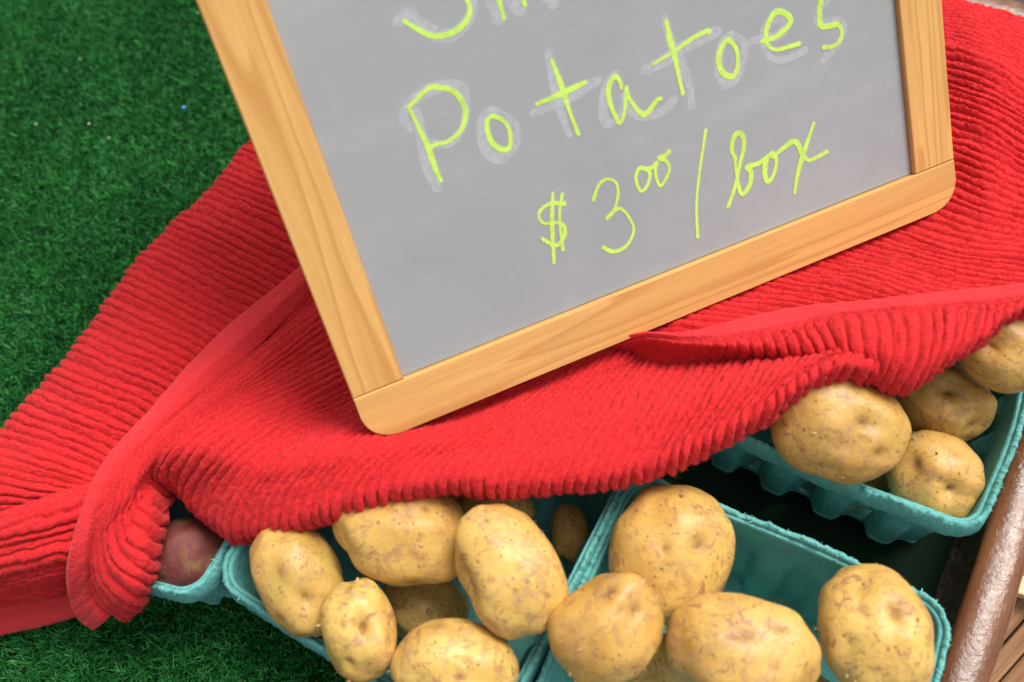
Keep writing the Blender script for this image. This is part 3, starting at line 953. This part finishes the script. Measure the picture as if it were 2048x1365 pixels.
# hanging front at the far left, with its own hem near the turf
D = [[(-160, 1085, .056), (-60, 1058, .060), (20, 1030, .064), (100, 1003, .068), (180, 974, .072), (250, 945, .070)],
     [(-160, 1100, .062), (-60, 1078, .066), (20, 1050, .070), (100, 1025, .074), (180, 998, .078), (250, 970, .076)],
     [(-160, 1135, .052), (-60, 1112, .056), (20, 1085, .060), (100, 1065, .064), (180, 1042, .068), (250, 1015, .068)],
     [(-160, 1180, .034), (-60, 1158, .038), (20, 1136, .043), (100, 1118, .048), (180, 1100, .052), (250, 1080, .054)],
     [(-160, 1235, .020), (-60, 1220, .022), (20, 1202, .026), (100, 1188, .030), (180, 1168, .034), (250, 1150, .036)]]
D = [[(x, y, z + (0.012, .016, .022, .029, .010)[i]) for (x, y, z) in row] for i, row in enumerate(D)]
D = [[(x, y, z - (0, 0, 0, .003, .011, .014)[j]) for j, (x, y, z) in enumerate(row)] for row in D]
ribbed('cloth_layer', ctrl(D), 61, wob=0.0008)
hem_strip('hem', [(-160, 1305, .0075), (-60, 1288, .0085), (20, 1268, .009), (100, 1250, .011), (180, 1226, .014), (250, 1205, .016)],
          [(-160, 1236, .021), (-60, 1221, .023), (20, 1203, .027), (100, 1189, .031), (180, 1169, .035), (250, 1151, .037)], 52)

# folded flap with vertical ribs under the second hem
Ctop = [(1222, 690, .090), (1290, 674, .098), (1360, 682, .101), (1430, 684, .104), (1500, 676, .106), (1573, 660, .108), (1640, 644, .110), (1735, 631, .114), (1796, 626, .116), (1855, 622, .117), (1913, 617, .118), (1980, 611, .119), (2048, 603, .120), (2130, 592, .120)]
Cmid = [(1222, 692, .090), (1292, 677, .098), (1364, 686, .102), (1437, 688, .105), (1510, 688, .108), (1588, 684, .110), (1660, 682, .114), (1750, 682, .119), (1812, 690, .121), (1864, 688, .122), (1916, 664, .122), (1978, 636, .121), (2046, 611, .121), (2130, 598, .121)]
Cbot = [(1222, 694, .088), (1292, 680, .096), (1366, 690, .099), (1440, 694, .102), (1516, 702, .104), (1602, 711, .106), (1684, 722, .110), (1742, 738, .113), (1782, 766, .112), (1822, 764, .114), (1878, 724, .118), (1950, 676, .119), (2036, 622, .119), (2128, 604, .119)]
Crows = [[b, tuple((np.array(b) * .35 + np.array(m_) * .65) + (0, 0, .0015)), tuple(np.array(m_) * .55 + np.array(t) * .45 + np.array((0, 0, .0008))), t] for t, m_, b in zip(Ctop, Cmid, Cbot)]
ribbed('cloth_layer', wrap_start(ctrl(Crows), 0.009, 0.010), 71, pitch=0.0048, step=0.0006, wob=0.0004, amp=0.0021,
       fade=lambda nu, nv, tu, tv: np.clip((tv - 1.3) / 4.0, 0.22, 1.0)[None, :])
up_edge = [(1218, 686, .091), (1285, 668, .099), (1362, 668, .102), (1438, 651, .104), (1510, 632, .106), (1585, 617, .108), (1655, 609, .110), (1745, 602, .114), (1805, 595, .116), (1862, 588, .117), (1918, 582, .118), (1984, 575, .119), (2048, 568, .120), (2130, 558, .120)]
hem_strip('hem', up_edge, [(p[0], p[1], p[2] + .0014) for p in Ctop], 53)

# ------------------------------------------------------------------ chalkboard sign
BU = np.array([0.5898, 0.8032, -0.0831]); BV = np.array([-0.4573, 0.4171, 0.7854])
BU /= np.linalg.norm(BU); BV -= (BV @ BU) * BU; BV /= np.linalg.norm(BV); BN = np.cross(BU, BV)
BK = at(808, 759, 0.122)
sign = bpy.data.objects.new('chalkboard_sign', None)
sign.empty_display_size = 0.03
COL.objects.link(sign)
sm = Matrix.Identity(4)
for r in range(3):
    sm[r][0] = BU[r]; sm[r][1] = BV[r]; sm[r][2] = BN[r]; sm[r][3] = BK[r]
sign.matrix_world = sm
tag(sign, 'pine framed grey chalkboard sign with yellow green potato price lettering', 'sign')
IW, IH, FW, TH = 0.2412, 0.313, 0.0207, 0.0110


def prism(name, outline, mat, z0=-TH, z1=0.0, bev=0.0005):
    bm = bmesh.new()
    lo = [bm.verts.new((x, y, z0)) for x, y in outline]
    hi = [bm.verts.new((x, y, z1)) for x, y in outline]
    n = len(lo)
    bm.faces.new(list(reversed(lo))); bm.faces.new(hi)
    for i in range(n): bm.faces.new((lo[i], lo[(i + 1) % n], hi[(i + 1) % n], hi[i]))
    bmesh.ops.bevel(bm, geom=[e for e in bm.edges if abs(e.verts[0].co.z - e.verts[1].co.z) < 1e-6], offset=bev, segments=2, profile=0.5, affect='EDGES')
    return bm_obj(name, bm, mat, sign)


def arc(cx, cy, r, a0, a1, n=9):
    return [(cx + r * math.cos(math.radians(a0 + (a1 - a0) * i / (n - 1))), cy + r * math.sin(math.radians(a0 + (a1 - a0) * i / (n - 1)))) for i in range(n)]


RC = 0.0118
bot = arc(-FW + RC, -FW + RC, RC, 180, 270) + arc(IW + FW - RC, -FW + RC, RC, 270, 360) + [(IW + FW, -0.0001), (-FW, -0.0001)]
prism('bottom_rail', bot, PINE_X)
top = [(-FW, IH + .0001), (IW + FW, IH + .0001)] + arc(IW + FW - RC, IH + FW - RC, RC, 0, 90) + arc(-FW + RC, IH + FW - RC, RC, 90, 180)
prism('top_rail', top, PINE_X)
prism('stile', [(-FW, 0.0001), (0, 0.0001), (0, IH - .0001), (-FW, IH - .0001)], PINE_Y, z1=-0.00015)
prism('stile', [(IW, 0.0001), (IW + FW, 0.0001), (IW + FW, IH - .0001), (IW, IH - .0001)], PINE_Y, z1=-0.00015)
PZ = -0.0028
prism('writing_panel', [(.0002, .0002), (IW - .0002, .0002), (IW - .0002, IH - .0002), (.0002, IH - .0002)], SLATE, -0.0075, PZ, 0.0001)


def on_board(px, py, off=PZ):
    w = CM @ np.array([(px - 1024) / FPX, (py - 682.5) / FPX, 1.0])
    K = BK + BN * off
    t = ((K - CC) @ BN) / (w @ BN)
    p = CC + t * w - BK
    return np.array([p @ BU, p @ BV])


def Z1(*p): return [(750 + x / 2.482, y / 2.482) for x, y in p]
def Z2(*p): return [(1200 + x / 2.6255, y / 2.6255) for x, y in p]


def stroke(bmv, bmf, pts, width, z, seed, taper=0.15):
    r = np.random.default_rng(seed)
    P = np.array([on_board(*p) for p in pts])
    L = np.linalg.norm(P[1:] - P[:-1], axis=1).sum()
    n = max(8, int(L / 0.0009))
    c = catmull(P, np.linspace(0, len(P) - 1, n))
    d = np.gradient(c, axis=0); d /= np.linalg.norm(d, axis=1)[:, None] + 1e-12
    nn = np.stack([-d[:, 1], d[:, 0]], 1)
    w = width / 2 * (1 + 0.20 * np.sin(np.linspace(0, r.uniform(3, 8), n) + r.uniform(0, 6)) + r.normal(0, 0.05, n))
    # round ends
    capn = 5
    ang = np.linspace(0, np.pi / 2, capn + 1)[:-1]
    head = [(c[0] - d[0] * w[0] * math.cos(a), nn[0], w[0] * max(.05, math.sin(a))) for a in ang]
    tail = [(c[-1] + d[-1] * w[-1] * math.cos(a), nn[-1], w[-1] * max(.05, math.sin(a))) for a in ang[::-1]]
    seq = head + list(zip(c, nn, w)) + tail
    b0 = len(bmv)
    for k, (cp, nv, ww) in enumerate(seq):
        bmv += [(cp[0] + nv[0] * ww, cp[1] + nv[1] * ww, z + k * 3e-7), (cp[0] - nv[0] * ww, cp[1] - nv[1] * ww, z + k * 3e-7)]
    bmf += [(b0 + 2 * k + 1, b0 + 2 * k + 3, b0 + 2 * k + 2, b0 + 2 * k) for k in range(len(seq) - 1)]


def letter(name, strokes, mat, z, dz=0.00003):
    v, f = [], []
    for i, (pts, w) in enumerate(strokes):
        stroke(v, f, pts, w, z + dz * i, hash(name) % 97 + i * 7)
    return mesh_obj(name, v, f, mat, sign, smooth=False)


G_ = PZ + 0.00012
S_ = PZ + 0.00004
w1, w2 = 0.0018, 0.0015
letter('chalk_letter', [(Z1((145, 105), (200, 140), (270, 175), (330, 178), (390, 160), (440, 120), (465, 80), (470, 40), (455, 0), (425, -50), (350, -110), (290, -170)), w1)], GREEN, G_)
letter('chalk_letter', [(Z1((590, -90), (615, 0), (640, 92)), w1), (Z1((600, -60), (650, -110), (690, -110), (745, 28)), w1)], GREEN, G_)
letter('chalk_letter', [(Z1((165, 535), (265, 440), (330, 437), (390, 455), (430, 500), (450, 560), (435, 630), (400, 675), (350, 708), (300, 718), (268, 742)), w1),
                        (Z1((170, 540), (215, 630), (262, 730), (300, 840), (328, 898)), w1)], GREEN, G_)
letter('chalk_letter', [(Z1((582, 575), (557, 600), (560, 660), (585, 715), (630, 743), (665, 735), (672, 680), (660, 630), (630, 595), (590, 578)), w1)], GREEN, G_)
letter('chalk_letter', [(Z1((878, 300), (930, 440), (960, 540), (1008, 664)), w1), (Z1((803, 518), (925, 465), (1045, 408)), 0.0020)], GREEN, G_)
letter('chalk_letter', [(Z2((112, 462), (105, 430), (85, 405), (60, 420), (42, 480), (55, 550), (80, 610), (102, 648), (125, 600), (135, 520), (138, 462)), w1),
                        (Z2((138, 462), (150, 510), (190, 570), (232, 605), (270, 565), (300, 525), (320, 518)), w1)], GREEN, G_)
letter('chalk_letter', [(Z2((348, 110), (365, 200), (395, 310), (415, 410), (434, 490)), 0.0020), (Z2((278, 338), (390, 270), (480, 205), (570, 160), (570, 178)), 0.0015)], GREEN, G_)
letter('chalk_letter', [(Z2((675, 205), (645, 235), (622, 300), (630, 360), (660, 395), (700, 400), (720, 360), (722, 290), (705, 240), (675, 210)), 0.0021)], GREEN, G_)
letter('chalk_letter', [(Z2((848, 218), (920, 195), (985, 140), (1000, 100), (965, 68), (920, 65), (885, 120), (870, 180), (880, 235), (920, 262), (980, 250), (1045, 230)), 0.0021)], GREEN, G_)
letter('chalk_letter', [(Z2((1260, -75), (1200, -65), (1165, -20), (1152, 70), (1160, 135), (1200, 138), (1248, 130), (1270, 170), (1255, 220), (1220, 245), (1175, 250)), 0.0021)], GREEN, G_)
letter('dollar_sign', [(Z1((940, 1012), (880, 1010), (830, 1035), (812, 1075), (840, 1110), (900, 1105), (935, 1120), (942, 1165), (910, 1215), (870, 1210), (830, 1185)), w2),
                       (Z1((882, 958), (878, 1100), (888, 1305)), w2), (Z1((928, 965), (915, 1080), (932, 1240)), w2)], GREEN, G_)
letter('chalk_digit', [([(1187, 399), (1197, 371), (1213, 359), (1231, 365), (1236, 387), (1229, 419), (1215, 436)], w2),
                       ([(1215, 436), (1230, 421), (1242, 418), (1257, 434), (1267, 457), (1261, 480), (1246, 497), (1225, 503.5), (1206, 495)], w2)], GREEN, G_)
letter('chalk_digit', [(Z2((215, 882), (198, 895), (188, 935), (202, 990), (222, 1005), (250, 970), (262, 915), (245, 890), (215, 882)), 0.0017)], GREEN, G_)
letter('chalk_digit', [(Z2((240, 890), (275, 880), (300, 850), (290, 890), (300, 950), (318, 978), (345, 940), (365, 885), (342, 842), (306, 834), (345, 815), (362, 798)), 0.0017)], GREEN, G_)
letter('chalk_slash', [(Z2((555, 685), (540, 780), (520, 920), (506, 1080), (512, 1245)), w2)], GREEN, G_)
letter('chalk_letter', [(Z2((712, 835), (692, 790), (696, 735), (720, 702), (748, 715), (755, 770), (737, 850), (720, 930), (700, 1010), (672, 1085)), 0.0019),
                        (Z2((706, 830), (715, 900), (730, 990), (750, 1020), (785, 970), (792, 905), (770, 878), (830, 860), (880, 822), (905, 800)), 0.0019)], GREEN, G_)
letter('chalk_letter', [(Z2((905, 805), (885, 820), (866, 870), (868, 930), (885, 955), (912, 915), (926, 845), (908, 808)), 0.0020)], GREEN, G_)
letter('chalk_letter', [(Z2((905, 825), (960, 780), (1010, 745), (1040, 760), (1065, 820), (1100, 842), (1140, 825), (1190, 798)), 0.0020),
                        (Z2((1122, 648), (1090, 740), (1045, 880), (1020, 1012)), 0.0019)], GREEN, G_)
# older smeared chalk under the fresh lettering
letter('chalk_smear', [(Z1((110, 110), (165, 72), (200, 112), (280, 160), (350, 180), (420, 150), (470, 90), (482, 30), (470, -40)), 0.0046)], GHOST, S_)
letter('chalk_smear', [(Z1((570, -60), (612, 95)), 0.0058), (Z1((670, -60), (715, 50)), 0.0058), (Z1((835, -40), (880, 15)), 0.0046)], GHOST, S_)
letter('chalk_smear', [(Z1((178, 640), (142, 600), (160, 540), (230, 470), (320, 432), (420, 432), (445, 480), (450, 560), (430, 640), (370, 715), (275, 712)), 0.0036),
                       (Z1((205, 560), (235, 700), (270, 850), (310, 935)), 0.0040)], GHOST, S_)
letter('chalk_smear', [(Z1((580, 548), (535, 590), (530, 680), (560, 760), (620, 788), (680, 740), (705, 660), (680, 605), (620, 565), (580, 548)), 0.0036)], GHOST, S_)
letter('chalk_smear', [(Z1((860, 262), (890, 420), (930, 580), (962, 670)), 0.0034), (Z1((782, 565), (900, 515), (1000, 465), (1105, 402)), 0.0036)], GHOST, S_)
letter('chalk_smear', [(Z2((85, 385), (38, 450), (16, 560), (25, 635), (60, 650), (110, 600), (138, 500)), 0.0036), (Z2((125, 510), (170, 590), (230, 608), (320, 590), (390, 525)), 0.0034)], GHOST, S_)
letter('chalk_smear', [(Z2((340, 95), (370, 220), (430, 350), (475, 470), (478, 555)), 0.0038), (Z2((235, 370), (330, 325), (450, 245), (615, 168)), 0.0042)], GHOST, S_)
letter('chalk_smear', [(Z2((690, 185), (645, 230), (622, 330), (640, 420), (672, 440), (720, 400), (758, 290), (745, 212), (690, 185)), 0.0038)], GHOST, S_)
letter('chalk_smear', [(Z2((785, 222), (850, 205), (925, 190), (980, 140), (958, 95), (900, 105), (858, 180), (868, 265), (910, 312), (980, 310), (1078, 268)), 0.0036)], GHOST, S_)
letter('chalk_smear', [(Z2((1215, -30), (1150, 60), (1158, 125), (1240, 118), (1278, 150), (1250, 230), (1172, 315)), 0.0038)], GHOST, S_)


# ------------------------------------------------------------------ crumbs on the turf
def crumb(name, px, py, size, mat, label, group=None):
    bm = bmesh.new(); bmesh.ops.create_icosphere(bm, subdivisions=1, radius=size)
    for v in bm.verts: v.co *= random.uniform(.7, 1.25)
    o = bm_obj(name, bm, mat); o.location = at(px, py, 0.006)
    tag(o, label, 'crumb', group)


crumb('blue_crumb', 368, 216, 0.0013, BLUE, 'tiny blue plastic crumb on the green turf')
for (x, y, lb) in ((72, 248, 'tiny pale crumb on the turf, nearest the left picture edge'), (178, 248, 'tiny pale crumb on the turf, upper one of the close middle pair'),
                   (218, 276, 'tiny pale crumb on the turf, lower one of the close middle pair'), (160, 119, 'lone tiny pale crumb on the turf near the upper left corner'),
                   (396, 26, 'tiny pale crumb on the turf right beside the top of the sign frame')):
    crumb('pale_crumb', x, y, 0.0007, SPECK, lb, 'pale crumbs on the turf')
